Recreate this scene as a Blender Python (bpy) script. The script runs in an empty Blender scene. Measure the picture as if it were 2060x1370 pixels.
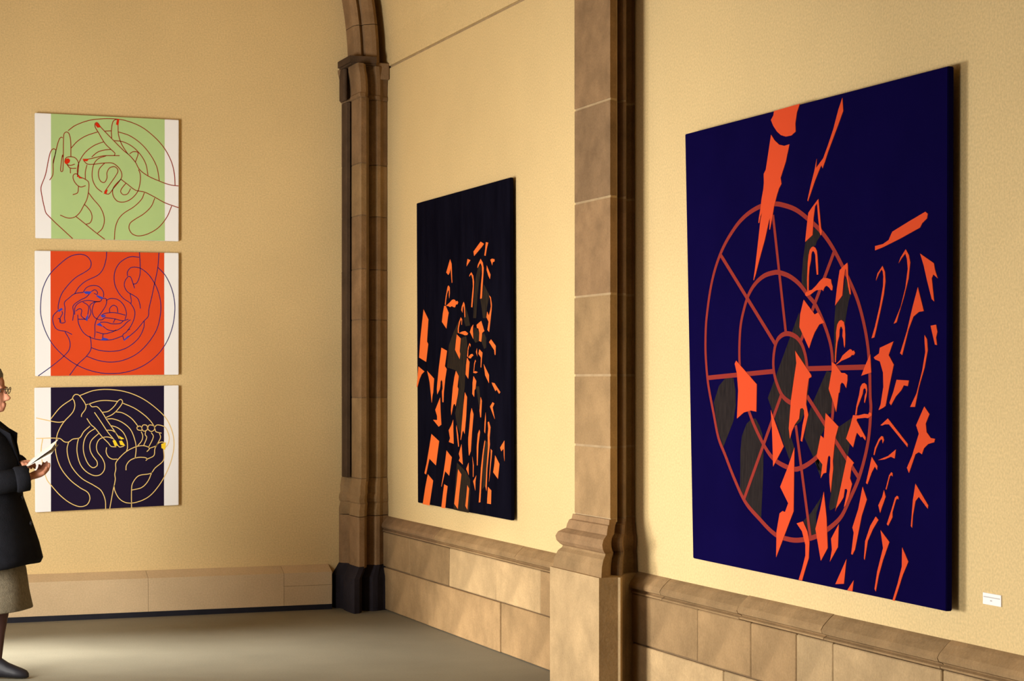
import bpy, bmesh, math, random
from mathutils import Vector, Matrix
random.seed(7)
C = bpy.context.scene.collection
S = bpy.context.scene

# ------------------------------------------------------------ camera, world, light, exposure
F = 3900.0                                   # focal length in pixels of the 2060 px wide frame
TH = math.atan(1490.0 / F)                   # the camera looks this far to the right of the gallery axis
CAM = Vector((-4.0, -13.12, 1.6))
cam_data = bpy.data.cameras.new('camera')
cam_data.sensor_width = 36.0
cam_data.lens = 36.0 * F / 2060.0
cam_data.shift_y = 80.0 / 2060.0
cam_data.clip_end = 100
cam = bpy.data.objects.new('camera', cam_data)
cam.location = CAM
cam.rotation_euler = (math.pi / 2, 0, -TH)
C.objects.link(cam)
S.camera = cam

S.view_settings.view_transform = 'Standard'
S.view_settings.look = 'None'
S.view_settings.gamma = 1.0
S.view_settings.use_curve_mapping = False
S.view_settings.exposure = 0.0

W = bpy.data.worlds.new('overcast_sky')
S.world = W
W.use_nodes = True
W.node_tree.nodes['Background'].inputs[0].default_value = (0.80, 0.90, 1.0, 1)
W.node_tree.nodes['Background'].inputs[1].default_value = 0.6


def area(name, loc, target, sx, sy, power, color, spread=180):
    d = bpy.data.lights.new(name, 'AREA')
    d.shape = 'RECTANGLE'
    d.size, d.size_y = sx, sy
    d.energy = power
    d.color = color
    d.spread = math.radians(spread)
    o = bpy.data.objects.new(name, d)
    o.location = loc
    o.rotation_euler = (Vector(target) - Vector(loc)).to_track_quat('-Z', 'Y').to_euler()
    C.objects.link(o)
    return o


# daylight from the unseen left side, with added fill lamps for the walls
area('daylight_far_opening', (-5.37, -1.60, 1.00), (0.0, -2.5, 0.4), 1.2, 1.5, 14, (1.0, 0.98, 0.93), 120)
area('added_fill_near_bay', (-5.37, -3.80, 0.85), (0.0, -6.9, 0.1), 1.5, 1.1, 135, (0.98, 0.99, 1.0), 105)  # added fill that brightens the lower near bay, set beside the opening
area('added_fill_back_wall', (-5.37, -4.50, 1.5), (-0.2, 0.1, 1.0), 1.8, 2.2, 300, (1.0, 0.97, 0.91), 130)  # added fill aimed at the back wall
area('added_fill_bay_end', (-5.37, -8.3, 0.95), (0.0, -7.9, 0.4), 1.6, 1.2, 54, (1.0, 0.97, 0.90), 95)  # added fill for the right end of the near bay
area('daylight_across_floor', (-5.2, -0.85, 1.25), (-2.25, -1.65, 0.0), 0.35, 0.3, 24, (1.0, 0.98, 0.92), 33)

# ------------------------------------------------------------ materials


def mat(name, col, rough=0.7, noise=0.0, scale=8.0, bump=0.0, bscale=60.0, spec=0.3, col2=None, stretch=(1, 1, 1), metal=0.0, rand=0.0, fine=0.0):
    m = bpy.data.materials.new(name)
    m.use_nodes = True
    n, l = m.node_tree.nodes, m.node_tree.links
    b = n['Principled BSDF']
    b.inputs['Base Color'].default_value = (*col, 1)
    b.inputs['Roughness'].default_value = rough
    b.inputs['Specular IOR Level'].default_value = spec
    b.inputs['Metallic'].default_value = metal
    tc = n.new('ShaderNodeTexCoord')
    mp = n.new('ShaderNodeMapping')
    mp.inputs['Scale'].default_value = stretch
    l.new(tc.outputs['Object'], mp.inputs['Vector'])
    out = None
    if noise > 0 or col2:
        t = n.new('ShaderNodeTexNoise')
        t.inputs['Scale'].default_value = scale
        t.inputs['Detail'].default_value = 8
        t.inputs['Roughness'].default_value = 0.6
        l.new(mp.outputs['Vector'], t.inputs['Vector'])
        r = n.new('ShaderNodeValToRGB')
        r.color_ramp.elements[0].position = 0.3
        r.color_ramp.elements[1].position = 0.7
        c2 = col2 if col2 else tuple(min(1, c * (1 + noise)) for c in col)
        c1 = col if col2 else tuple(c * (1 - noise) for c in col)
        r.color_ramp.elements[0].color = (*c1, 1)
        r.color_ramp.elements[1].color = (*c2, 1)
        l.new(t.outputs['Fac'], r.inputs['Fac'])
        out = r.outputs['Color']
    if fine > 0:
        t = n.new('ShaderNodeTexNoise')
        t.inputs['Scale'].default_value = 100
        t.inputs['Detail'].default_value = 3
        l.new(mp.outputs['Vector'], t.inputs['Vector'])
        mr = n.new('ShaderNodeMapRange')
        mr.inputs['From Min'].default_value = 0.25
        mr.inputs['From Max'].default_value = 0.75
        mr.inputs['To Min'].default_value = 1 - fine
        mr.inputs['To Max'].default_value = 1 + fine
        l.new(t.outputs['Fac'], mr.inputs['Value'])
        mx = n.new('ShaderNodeVectorMath')
        mx.operation = 'SCALE'
        if out:
            l.new(out, mx.inputs[0])
        else:
            mx.inputs[0].default_value = col
        l.new(mr.outputs['Result'], mx.inputs['Scale'])
        out = mx.outputs['Vector']
    if rand > 0:
        oi = n.new('ShaderNodeObjectInfo')
        mr = n.new('ShaderNodeMapRange')
        mr.inputs['To Min'].default_value = 1 - rand
        mr.inputs['To Max'].default_value = 1 + rand
        l.new(oi.outputs['Random'], mr.inputs['Value'])
        mx = n.new('ShaderNodeVectorMath')
        mx.operation = 'SCALE'
        if out:
            l.new(out, mx.inputs[0])
        else:
            mx.inputs[0].default_value = col
        l.new(mr.outputs['Result'], mx.inputs['Scale'])
        out = mx.outputs['Vector']
    if out:
        l.new(out, b.inputs['Base Color'])
    if bump > 0:
        t = n.new('ShaderNodeTexNoise')
        t.inputs['Scale'].default_value = bscale
        t.inputs['Detail'].default_value = 6
        l.new(mp.outputs['Vector'], t.inputs['Vector'])
        bp = n.new('ShaderNodeBump')
        bp.inputs['Strength'].default_value = bump
        bp.inputs['Distance'].default_value = 0.01
        l.new(t.outputs['Fac'], bp.inputs['Height'])
        l.new(bp.outputs['Normal'], b.inputs['Normal'])
    return m


M = {}
M['plaster'] = mat('ochre_plaster', (0.66, 0.48, 0.23), 0.9, 0.035, 1.6, 0.12, 90, 0.1, fine=0.13)
M['floor'] = mat('worn_stone_floor', (0.215, 0.195, 0.142), 0.6, 0.12, 1.1, 0.05, 40, 0.2, fine=0.10)
M['stone'] = mat('tawny_sandstone', (0.285, 0.178, 0.083), 0.9, 0.26, 4.0, 0.35, 50, 0.1, rand=0.12, fine=0.10)
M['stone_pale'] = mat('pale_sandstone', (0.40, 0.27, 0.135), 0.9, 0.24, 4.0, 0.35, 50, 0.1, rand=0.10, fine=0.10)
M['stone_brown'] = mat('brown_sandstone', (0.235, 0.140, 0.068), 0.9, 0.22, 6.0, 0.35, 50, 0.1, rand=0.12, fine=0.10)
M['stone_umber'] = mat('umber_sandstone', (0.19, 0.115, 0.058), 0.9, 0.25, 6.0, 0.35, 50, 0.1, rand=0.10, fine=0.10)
M['plinth_render'] = mat('rendered_plinth', (0.58, 0.425, 0.25), 0.9, 0.07, 3.0, 0.15, 70, 0.1, fine=0.10)
M['mortar'] = mat('lime_mortar', (0.36, 0.25, 0.135), 0.95, 0.15, 12, 0.2, 80, 0.05)
M['joint'] = mat('dark_joint_mortar', (0.17, 0.11, 0.06), 0.95, 0.15, 12, 0.2, 80, 0.05)
M['dark_hollow'] = mat('shade_dark_sandstone', (0.075, 0.046, 0.027), 0.9, 0.25, 6, 0.3, 50, 0.05, fine=0.1)  # shade at the corner pier, put into the stone colour
M['foot_dark'] = mat('blue_black_stone', (0.022, 0.018, 0.022), 0.9, 0.3, 6, 0.3, 50, 0.1)
M['black_strip'] = mat('black_skirting', (0.012, 0.012, 0.018), 0.7, 0.2, 10, 0, 50, 0.2)
M['white_paint'] = mat('white_primer', (0.84, 0.83, 0.82), 1.0, spec=0.0)
M['green'] = mat('sage_green_paint', (0.42, 0.58, 0.24), 1.0, 0.05, 2.0, spec=0.0)
M['red'] = mat('vermilion_paint', (0.68, 0.070, 0.018), 1.0, 0.04, 3.0, spec=0.0)
M['violet'] = mat('violet_black_paint', (0.016, 0.010, 0.028), 1.0, spec=0.0)
M['line_red'] = mat('brick_red_line', (0.28, 0.030, 0.012), 1.0, spec=0.0)
M['nail_red'] = mat('nail_red_paint', (0.60, 0.030, 0.008), 1.0, spec=0.0)
M['line_blue'] = mat('dark_blue_line', (0.030, 0.020, 0.13), 1.0, spec=0.0)
M['nail_blue'] = mat('nail_blue_paint', (0.045, 0.060, 0.42), 1.0, spec=0.0)
M['line_yellow'] = mat('pale_yellow_line', (0.80, 0.56, 0.20), 1.0, spec=0.0)
M['nail_yellow'] = mat('nail_yellow_paint', (0.90, 0.62, 0.03), 1.0, spec=0.0)
M['night'] = mat('night_black_paint', (0.0030, 0.0026, 0.0055), 1.0, spec=0.0, col2=(0.0060, 0.0054, 0.011), scale=3.0, stretch=(3, 1, 0.6))
M['ultramarine'] = mat('midnight_blue_paint', (0.0040, 0.0022, 0.034), 1.0, 0.15, 1.5, spec=0.0)
M['orange_hot'] = mat('red_orange_paint', (0.63, 0.070, 0.023), 1.0, spec=0.0)
M['orange'] = mat('orange_paint', (0.80, 0.150, 0.030), 1.0, spec=0.0)
M['wheel'] = mat('rust_line_paint', (0.255, 0.030, 0.022), 1.0, spec=0.0)
M['grain_grey'] = mat('wood_grained_grey_paint', (0.014, 0.011, 0.011), 1.0, spec=0.0, col2=(0.030, 0.022, 0.020), scale=14, stretch=(6, 6, 0.8))
M['grain_brown'] = mat('wood_grained_brown_paint', (0.012, 0.010, 0.010), 1.0, spec=0.0, col2=(0.040, 0.026, 0.015), scale=14, stretch=(6, 6, 0.8))
M['coat'] = mat('black_wool', (0.006, 0.006, 0.008), 0.95, 0.2, 30, 0.3, 200, 0.1)
M['skirt'] = mat('grey_tweed', (0.15, 0.125, 0.085), 0.95, 0.25, 60, 0.3, 200, 0.1)
M['skin'] = mat('skin', (0.40, 0.17, 0.10), 0.6, 0.06, 20, spec=0.3)
M['stocking'] = mat('brown_stocking', (0.075, 0.035, 0.030), 0.7, 0.1, 40, spec=0.2)
M['shoe'] = mat('black_leather', (0.010, 0.009, 0.012), 0.5, spec=0.3)
M['hair'] = mat('grey_hair', (0.13, 0.12, 0.10), 0.8, 0.35, 60, 0.4, 90, 0.2)
M['paper'] = mat('white_paper', (0.62, 0.57, 0.50), 0.8, spec=0.2)
M['card'] = mat('white_card', (0.88, 0.84, 0.80), 0.7, spec=0.2)
M['ink'] = mat('grey_print', (0.50, 0.45, 0.40), 0.8, spec=0.1)
M['metal'] = mat('dark_metal', (0.08, 0.06, 0.05), 0.4, spec=0.5, metal=0.8)
M['eyewhite'] = mat('eye_white', (0.7, 0.66, 0.6), 0.3, spec=0.5)

# ------------------------------------------------------------ helpers


def obj(name, bm, m, parent=None, loc=(0, 0, 0), smooth=False):
    bmesh.ops.recalc_face_normals(bm, faces=bm.faces)
    me = bpy.data.meshes.new(name)
    bm.to_mesh(me)
    bm.free()
    if m:
        me.materials.append(m)
    if smooth:
        for p in me.polygons:
            p.use_smooth = True
    o = bpy.data.objects.new(name, me)
    o.location = loc
    C.objects.link(o)
    if parent:
        o.parent = parent
    return o


def tag(o, label=None, cat=None, group=None, kind=None):
    if label:
        o['label'] = label
    if cat:
        o['category'] = cat
    if group:
        o['group'] = group
    if kind:
        o['kind'] = kind
    return o


def empty(name, loc, rz=0.0):
    o = bpy.data.objects.new(name, None)
    o.location = loc
    o.rotation_euler = (0, 0, rz)
    o.empty_display_size = 0.2
    C.objects.link(o)
    return o


def box_bm(x0, x1, y0, y1, z0, z1, bev=0.0, jit=0.0, bm=None):
    own = bm is None
    bm = bm or bmesh.new()
    vs = []
    for z in (z0, z1):
        for x, y in ((x0, y0), (x1, y0), (x1, y1), (x0, y1)):
            vs.append(bm.verts.new((x + random.uniform(-jit, jit), y + random.uniform(-jit, jit), z + random.uniform(-jit, jit))))
    fs = [(0, 3, 2, 1), (4, 5, 6, 7), (0, 1, 5, 4), (1, 2, 6, 5), (2, 3, 7, 6), (3, 0, 4, 7)]
    for f in fs:
        bm.faces.new([vs[i] for i in f])
    if bev > 0 and own:
        bmesh.ops.bevel(bm, geom=list(bm.edges), offset=bev, segments=1, affect='EDGES')
    return bm


def poly_prism(bm, pts, z0, z1, pts_top=None):
    """vertical prism over a closed plan polygon"""
    a = [bm.verts.new((x, y, z0)) for x, y in pts]
    b = [bm.verts.new((x, y, z1)) for x, y in (pts_top or pts)]
    n = len(pts)
    for i in range(n):
        bm.faces.new((a[i], a[(i + 1) % n], b[(i + 1) % n], b[i]))
    bm.faces.new(a[::-1])
    bm.faces.new(b)


def loft(bm, rings, cap=True):
    """rings: lists of equally many points; closed around"""
    vr = [[bm.verts.new(p) for p in r] for r in rings]
    n = len(vr[0])
    for a, b in zip(vr[:-1], vr[1:]):
        for i in range(n):
            bm.faces.new((a[i], a[(i + 1) % n], b[(i + 1) % n], b[i]))
    if cap:
        bm.faces.new(vr[0][::-1])
        bm.faces.new(vr[-1])


def tube(bm, pts, rad, n=12, flat=None):
    """tapered tube through points; flat = (sideways scale, up scale)"""
    rings = []
    P = [Vector(p) for p in pts]
    a = None
    for i, p in enumerate(P):
        d = (P[min(i + 1, len(P) - 1)] - P[max(i - 1, 0)]).normalized()
        if a is None:
            ref = Vector((0, 0, 1)) if abs(d.z) < 0.9 else Vector((0, 1, 0))
            a = d.cross(ref).normalized() if abs(d.z) < 0.9 else ref - d * ref.dot(d)
        a = (a - d * a.dot(d)).normalized()      # carry the frame along, without twist
        b = a.cross(d).normalized()
        r = rad[i] if isinstance(rad, (list, tuple)) else rad
        sa, sb = flat or (1, 1)
        rings.append([p + a * r * sa * math.cos(t) + b * r * sb * math.sin(t) for t in [2 * math.pi * k / n for k in range(n)]])
    loft(bm, rings)


def ball(bm, c, r, seg=14):
    m = Matrix.Translation(c) @ Matrix.Diagonal((*r, 1))
    bmesh.ops.create_uvsphere(bm, u_segments=seg, v_segments=max(8, seg // 2), radius=1, matrix=m)


def spline(pts, closed=False, n=7):
    P = [Vector(p) for p in pts]
    if len(P) < 3:
        return P
    out = []
    N = len(P)
    rng = range(N) if closed else range(N - 1)
    for i in rng:
        if closed:
            p0, p1, p2, p3 = P[(i - 1) % N], P[i], P[(i + 1) % N], P[(i + 2) % N]
        else:
            p0, p1, p2, p3 = P[max(i - 1, 0)], P[i], P[i + 1], P[min(i + 2, N - 1)]
        # centripetal-like guard: soften the tangents where the spacing is uneven
        d1 = (p2 - p1).length
        t1 = (p2 - p0)
        t2 = (p3 - p1)
        L1 = max((p1 - p0).length + d1, 1e-6)
        L2 = max((p3 - p2).length + d1, 1e-6)
        m1 = t1 * (d1 / L1)
        m2 = t2 * (d1 / L2)
        for k in range(n):
            t = k / n
            h1 = 2 * t**3 - 3 * t**2 + 1
            h2 = t**3 - 2 * t**2 + t
            h3 = -2 * t**3 + 3 * t**2
            h4 = t**3 - t**2
            out.append(p1 * h1 + m1 * h2 + p2 * h3 + m2 * h4)
    if not closed:
        out.append(P[-1])
    return out


def ear_clip(P):
    """triangle indices of a simple polygon, concave or not"""
    idx = list(range(len(P)))
    area2 = sum(P[i - 1].x * P[i].y - P[i].x * P[i - 1].y for i in idx)
    if area2 < 0:
        idx.reverse()
    cr = lambda a, b, c: (b.x - a.x) * (c.y - a.y) - (b.y - a.y) * (c.x - a.x)
    out = []
    while len(idx) > 3:
        best = None
        for k in range(len(idx)):
            i, j, l = idx[k - 1], idx[k], idx[(k + 1) % len(idx)]
            a, b, c = P[i], P[j], P[l]
            s = cr(a, b, c)
            if s <= 1e-12:
                continue
            if any(q not in (i, j, l) and cr(a, b, P[q]) >= 0 and cr(b, c, P[q]) >= 0 and cr(c, a, P[q]) >= 0 for q in idx):
                continue
            best = k
            break
        if best is None:      # only slivers left: drop the flattest corner
            best = min(range(len(idx)), key=lambda k: abs(cr(P[idx[k - 1]], P[idx[k]], P[idx[(k + 1) % len(idx)]])))
            idx.pop(best)
            continue
        out.append((idx[best - 1], idx[best], idx[(best + 1) % len(idx)]))
        idx.pop(best)
    out.append(tuple(idx))
    return out


def homography(src, dst):
    import numpy as np
    A = []
    for (x, y), (u, v) in zip(src, dst):
        A.append([x, y, 1, 0, 0, 0, -u * x, -u * y])
        A.append([0, 0, 0, x, y, 1, -v * x, -v * y])
    b = [c for d in dst for c in d]
    h = list(np.linalg.solve(np.array(A, float), np.array(b, float))) + [1.0]
    return lambda x, y: ((h[0] * x + h[1] * y + h[2]) / (h[6] * x + h[7] * y + 1), (h[3] * x + h[4] * y + h[5]) / (h[6] * x + h[7] * y + 1))


# ------------------------------------------------------------ the setting
XP = 0.04       # plaster face of the right wall
YP = 0.10       # plaster face of the back wall
XL = -5.4       # inner face of the arcaded left wall
YN = -16.0      # near end of the gallery
ZS = 3.79       # height at which the vault springs

bm = box_bm(XL - 0.4, 0.5, YN - 0.3, 0.6, -0.2, 0.0)
tag(obj('floor', bm, M['floor']), kind='structure')

wr = tag(obj('wall_right', box_bm(XP, XP + 0.4, YN, YP, 0.0, ZS - 0.008), M['plaster']), kind='structure')
bm = bmesh.new()
box_bm(XL - 0.4, XP + 0.4, YP, YP + 0.4, 0.0, 6.6, bm=bm)
tag(obj('wall_back', bm, M['plaster']), kind='structure')

# arcaded left wall: parapets, piers and lintel around three openings
bm = bmesh.new()
ops = [(-2.1, -0.6, 0.02), (-7.0, -4.2, 0.55), (-11.0, -8.2, 0.55)]
prev = YP
for y0, y1, zs in ops:
    box_bm(XL - 0.4, XL, y1, prev, 0, 3.9, bm=bm)
    box_bm(XL - 0.4, XL, y0, y1, 0, zs, bm=bm)
    box_bm(XL - 0.4, XL, y0, y1, 3.5, 3.9, bm=bm)
    prev = y0
box_bm(XL - 0.4, XL, YN, prev, 0, 3.9, bm=bm)
tag(obj('wall_left', bm, M['plaster']), kind='structure')
tag(obj('wall_front', box_bm(XL - 0.4, XP + 0.4, YN - 0.3, YN, 0, 6.6), M['plaster']), kind='structure')

# barrel of the vault, springing from both side walls
R = (XP - XL) / 2
xc = (XP + XL) / 2
bm = bmesh.new()
N = 40
inner, outer = [], []
for k in range(N + 1):
    a = math.pi * k / N
    inner.append((xc + (R - 0.006) * math.cos(a), ZS + 0.008 + R * math.sin(a)))
    outer.append((xc + (R + 0.3) * math.cos(a), ZS + 0.008 + (R + 0.3) * math.sin(a)))
for y in (YN, YP):
    for k in range(N + 1):
        bm.verts.new((inner[k][0], y, inner[k][1]))
    for k in range(N + 1):
        bm.verts.new((outer[k][0], y, outer[k][1]))
bm.verts.ensure_lookup_table()
K = N + 1
for k in range(N):
    bm.faces.new([bm.verts[i] for i in (k, k + 1, 2 * K + k + 1, 2 * K + k)])
    bm.faces.new([bm.verts[i] for i in (K + k, 3 * K + k, 3 * K + k + 1, K + k + 1)])
for e in (0, N):
    bm.faces.new([bm.verts[i] for i in (e, K + e, 3 * K + e, 2 * K + e)])
ceil = tag(obj('ceiling', bm, M['plaster'], smooth=False), kind='structure')
# recessed joint between the wall head and the vault
tag(obj('trim_1', box_bm(XP + 0.010, XP + 0.4, YN, YP, ZS - 0.010, ZS + 0.010), M['mortar']), kind='structure')


def arc_rib(parent, m, y0, y1, zspring, rad, wid, nseg=14, a1=1.45, r0=0.0):
    """voussoirs of a rib that curves from the right wall over to the left, each stone a part"""
    cx = 0.0
    for k in range(nseg):
        b = bmesh.new()
        g = 0.0025
        ta, tb = a1 * k / nseg + g / rad, a1 * (k + 1) / nseg - g / rad
        ring = []
        # section: chamfered, a hollow on each side and a fillet in front
        prof = [(r0 + 0.03, y1), (r0 + 0.03, y0 + 0.035), (r0, y0 + 0.0), (r0 - 0.03, y0 + 0.0), (r0 - wid * 0.58, y0 + 0.010), (r0 - wid * 0.66, y0 + 0.045), (r0 - wid * 0.78, y0 + 0.045),
                (r0 - wid * 0.84, y0 + 0.012), (r0 - wid, y0 + 0.018), (r0 - wid - 0.015, y0 + 0.06), (r0 - wid - 0.015, y1 - 0.05), (r0 - wid, y1)]
        rings = []
        for t in [ta + (tb - ta) * q / 3 for q in range(4)]:
            rings.append([Vector((XP - rad + (rad + r) * math.cos(t), y, zspring + (rad + r) * math.sin(t))) for r, y in prof])
        loft(b, rings)
        obj('rib_stone', b, m, parent)
    return


# ---- plinth of the right wall: coursed blocks under a sloping cap
def block_run(parent, ys, z0, z1, x0, x1, mats, name='stone_block', g=0.0035, prot=0.004, bev=0.004):
    for a, b in zip(ys[:-1], ys[1:]):
        lo, hi = min(a, b), max(a, b)
        p = random.uniform(0, prot)
        m = mats[random.randrange(len(mats))]
        cz, cy = (z0 + z1) / 2, (lo + hi) / 2
        bm = box_bm(x0 - p, x1, lo + g - cy, hi - g - cy, z0 + g - cz, z1 - g - cz, bev=bev, jit=0.0015)
        obj(name, bm, m, parent, loc=(0, cy, cz))


def cap_run(parent, ys, m, zt=0.648):
    """sloping weathered cap with a rounded nose and two small fillets below"""
    prof = [(0.06, zt), (XP - 0.001, zt), (0.022, zt - 0.012), (-0.012, zt - 0.045), (-0.022, zt - 0.062), (-0.016, zt - 0.076), (0.000, zt - 0.083),
            (0.004, zt - 0.088), (-0.010, zt - 0.094), (-0.010, zt - 0.101), (0.004, zt - 0.106), (0.06, zt - 0.106)]
    for a, b in zip(ys[:-1], ys[1:]):
        lo, hi = min(a, b), max(a, b)
        dz = random.uniform(-0.002, 0.002)
        cy = (lo + hi) / 2
        bm = bmesh.new()
        loft(bm, [[Vector((x, y - cy, z + dz)) for x, z in prof] for y in (lo + 0.002, hi - 0.002)])
        obj('cap_stone', bm, m[random.randrange(len(m))], parent, loc=(0, cy, 0))


def plinth(name, y_hi, y_lo, up, low, caps, mats, cap_mats):
    core = obj(name, box_bm(0.012, 0.06, y_lo, y_hi, 0.0, 0.545), M['joint'])
    tag(core, kind='structure')
    block_run(core, [y_hi] + up + [y_lo], 0.297, 0.543, 0.0, 0.05, mats)
    block_run(core, [y_hi] + low + [y_lo], 0.0, 0.297, -0.002, 0.05, mats)
    cap_run(core, [y_hi] + caps + [y_lo], cap_mats)
    return core


far_mats = [M['stone'], M['stone'], M['stone_pale']]
near_mats = [M['stone_pale'], M['stone_pale'], M['stone']]
plinth('baseboard_right_far', 0.0, -3.86, [-0.73, -1.54, -2.39, -3.1], [-1.13, -2.47], [-1.3, -2.75], far_mats, [M['stone_brown'], M['stone']])
plinth('baseboard_right_near', -4.31, -13.9, [-5.06, -5.58, -5.98, -6.28, -7.06, -7.7, -8.5, -9.4, -10.4, -11.3, -12.3, -13.2],
       [-5.32, -6.6, -7.5, -8.6, -9.8, -10.9, -12.0, -13.1], [-4.69, -5.485, -6.22, -7.06, -7.95, -9.0, -10.0, -11.0, -12.0, -13.0], near_mats, [M['stone'], M['stone'], M['stone_brown']])

# ---- low plinth of the back wall, with a chamfered top, and the black skirting strip below it
bb = tag(obj('baseboard_back', box_bm(XL, -0.337, 0.015, 0.12, 0.03, 0.255), M['mortar']), kind='structure')


def back_block(x0, x1, z0, z1, chamfer, m):
    g = 0.0012
    prof = [(0.0, z0), (0.11, z0), (0.11, z1)]
    prof += [(YP - 0.004, z1), (0.0, z1 - 0.045)] if chamfer else [(0.0, z1)]
    cx = (x0 + x1) / 2
    b = bmesh.new()
    loft(b, [[Vector((x - cx, y, z)) for y, z in prof] for x in (x0 + g, x1 - g)])
    obj('stone_block', b, m, bb, loc=(cx, 0, 0))


xs = [XL, -4.5, -3.5, -2.55, -1.62, -0.68, -0.335]
for a, b in zip(xs[:-1], xs[1:]):
    if a > -0.9:
        back_block(a, b, 0.036, 0.170, False, M['plinth_render'])
        back_block(a, b, 0.172, 0.306, True, M['plinth_render'])
    else:
        back_block(a, b, 0.036, 0.306, True, M['plinth_render'])
tag(obj('trim_2', box_bm(XL, -0.337, -0.004, 0.12, 0.0, 0.036), M['black_strip']), kind='structure')

# ------------------------------------------------------------ stone piers
YC = -4.17
XW, YW = XP - 0.004, YP - 0.004      # the piers are bedded against the plaster with a hair joint
near_half = [(-0.15, -4.396), (-0.105, -4.372), (-0.082, -4.325), (-0.070, -4.289), (-0.062, -4.318), (-0.056, -4.344), (-0.047, -4.352),
             (-0.036, -4.330), (-0.014, -4.262), (0.012, -4.240), (0.030, -4.252), (XW, -4.274)]
ped_half = [(-0.25, -4.487), (-0.15, -4.487), (-0.146, -4.505), (-0.150, -4.517), (-0.128, -4.490), (-0.085, -4.395), (-0.04, -4.345), (XW, -4.313)]


def mirror_plan(half):
    return [(x, 2 * YC - y) for x, y in half][::-1] + half


def grow(half, e, ex=None):
    """push the visible profile outwards; points close to the wall move less"""
    ex = e if ex is None else ex
    out = []
    for x, y in half:
        w = min(1.0, max(0.0, (XP - x) / 0.15))
        out.append((x - ex * w, y - e * (0.4 + 0.6 * w)))
    return out


pier = empty('pier', (0, YC, 0))
tag(pier, 'tall sandstone pier with moulded base standing between the black and the blue painting', 'pier')


def local_plan(pts):
    return [(x, y - YC) for x, y in pts]


def pier_piece(name, m, half, z0, z1, half_top=None):
    b = bmesh.new()
    poly_prism(b, local_plan(mirror_plan(half)), z0, z1, local_plan(mirror_plan(half_top)) if half_top else None)
    return obj(name, b, m, pier)


shaft_z = [0.915, 1.27, 1.625, 2.026, 2.505, 2.984, 3.60]
shaft_m = [M['stone'], M['stone'], M['stone'], M['stone_brown'], M['stone_umber'], M['stone_umber'], M['stone_brown']]
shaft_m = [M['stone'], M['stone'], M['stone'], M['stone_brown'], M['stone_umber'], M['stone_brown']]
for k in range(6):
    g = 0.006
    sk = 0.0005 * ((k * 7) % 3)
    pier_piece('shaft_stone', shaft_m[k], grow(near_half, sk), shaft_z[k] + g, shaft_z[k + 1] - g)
pier_piece('mortar', M['mortar'], grow(near_half, -0.003), 0.90, 3.60)
# moulded base: fillet, scotia, torus, neck, spreading foot
base = [(0.640, 0.085), (0.690, 0.080), (0.725, 0.066), (0.742, 0.050), (0.752, 0.047), (0.760, 0.058), (0.778, 0.072), (0.800, 0.076), (0.822, 0.066),
        (0.836, 0.045), (0.842, 0.034), (0.862, 0.030), (0.885, 0.022), (0.890, 0.012), (0.915, 0.008)]
b = bmesh.new()
rings = [[Vector((x, y - YC, z)) for x, y in mirror_plan(grow(near_half, e))] for z, e in base[:5]]
loft(b, rings)
obj('base_foot', b, M['stone'], pier)
b = bmesh.new()
rings = [[Vector((x, y - YC, z)) for x, y in mirror_plan(grow(near_half, e))] for z, e in base[4:]]
loft(b, rings)
obj('base_moulding', b, M['stone_brown'], pier)
pier_piece('pedestal', M['stone_pale'], ped_half, 0.0, 0.640)
tr = tag(empty('trim_3', (0, 0, 0)), kind='structure')
arc_rib(tr, M['stone_brown'], -4.40, -3.94, 3.60, R, 0.15)

# ---- clustered pier in the far corner, with its capital and a rib above
corner_plan = [(-0.238, YW), (-0.225, 0.060), (-0.198, 0.045), (-0.186, 0.010), (-0.202, -0.030), (-0.206, -0.060), (-0.206, -0.235), (-0.200, -0.265), (-0.160, -0.250),
               (-0.128, -0.195), (-0.118, -0.140), (-0.100, -0.112), (-0.085, -0.130), (-0.050, -0.158), (-0.028, -0.150), (0.0, -0.120), (XW, -0.100)]
cpc = Vector((XW, YW))
cpier = empty('corner_pier', (0, 0, 0))
tag(cpier, 'slender clustered stone pier with a small capital filling the far corner of the gallery', 'pier')


def cgrow(e, ecap=None):
    out = []
    for x, y in corner_plan:
        v = Vector((x, y)) - cpc
        wx = min(1, max(0, (0.03 - x) / 0.1))
        wy = min(1, max(0, (0.09 - y) / 0.1))
        d = Vector((-wx, -wy * (0.6 if x < -0.2 else 1)))
        out.append((x + d.x * e, y + d.y * e))
    return out + [(XW, YW)]


def cpiece(name, m, e, z0, z1, e1=None):
    b = bmesh.new()
    poly_prism(b, cgrow(e), z0, z1, cgrow(e1) if e1 is not None else None)
    return obj(name, b, m, cpier)


cz = [0.92, 1.48, 2.02, 2.37, 2.74, 3.10, 3.555]
cm = [M['stone'], M['stone_brown'], M['stone_brown'], M['stone_brown'], M['stone'], M['stone_umber']]
for k in range(6):
    cpiece('shaft_stone', cm[k], 0.0005 * (k % 3), cz[k] + 0.004, cz[k + 1] - 0.004)
cpiece('mortar', M['joint'], -0.003, 0.9, 3.56)


def crings(name, m, prof):
    b = bmesh.new()
    loft(b, [[Vector((x, y, z)) for x, y in cgrow(e)] for z, e in prof])
    return obj(name, b, m, cpier)


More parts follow.
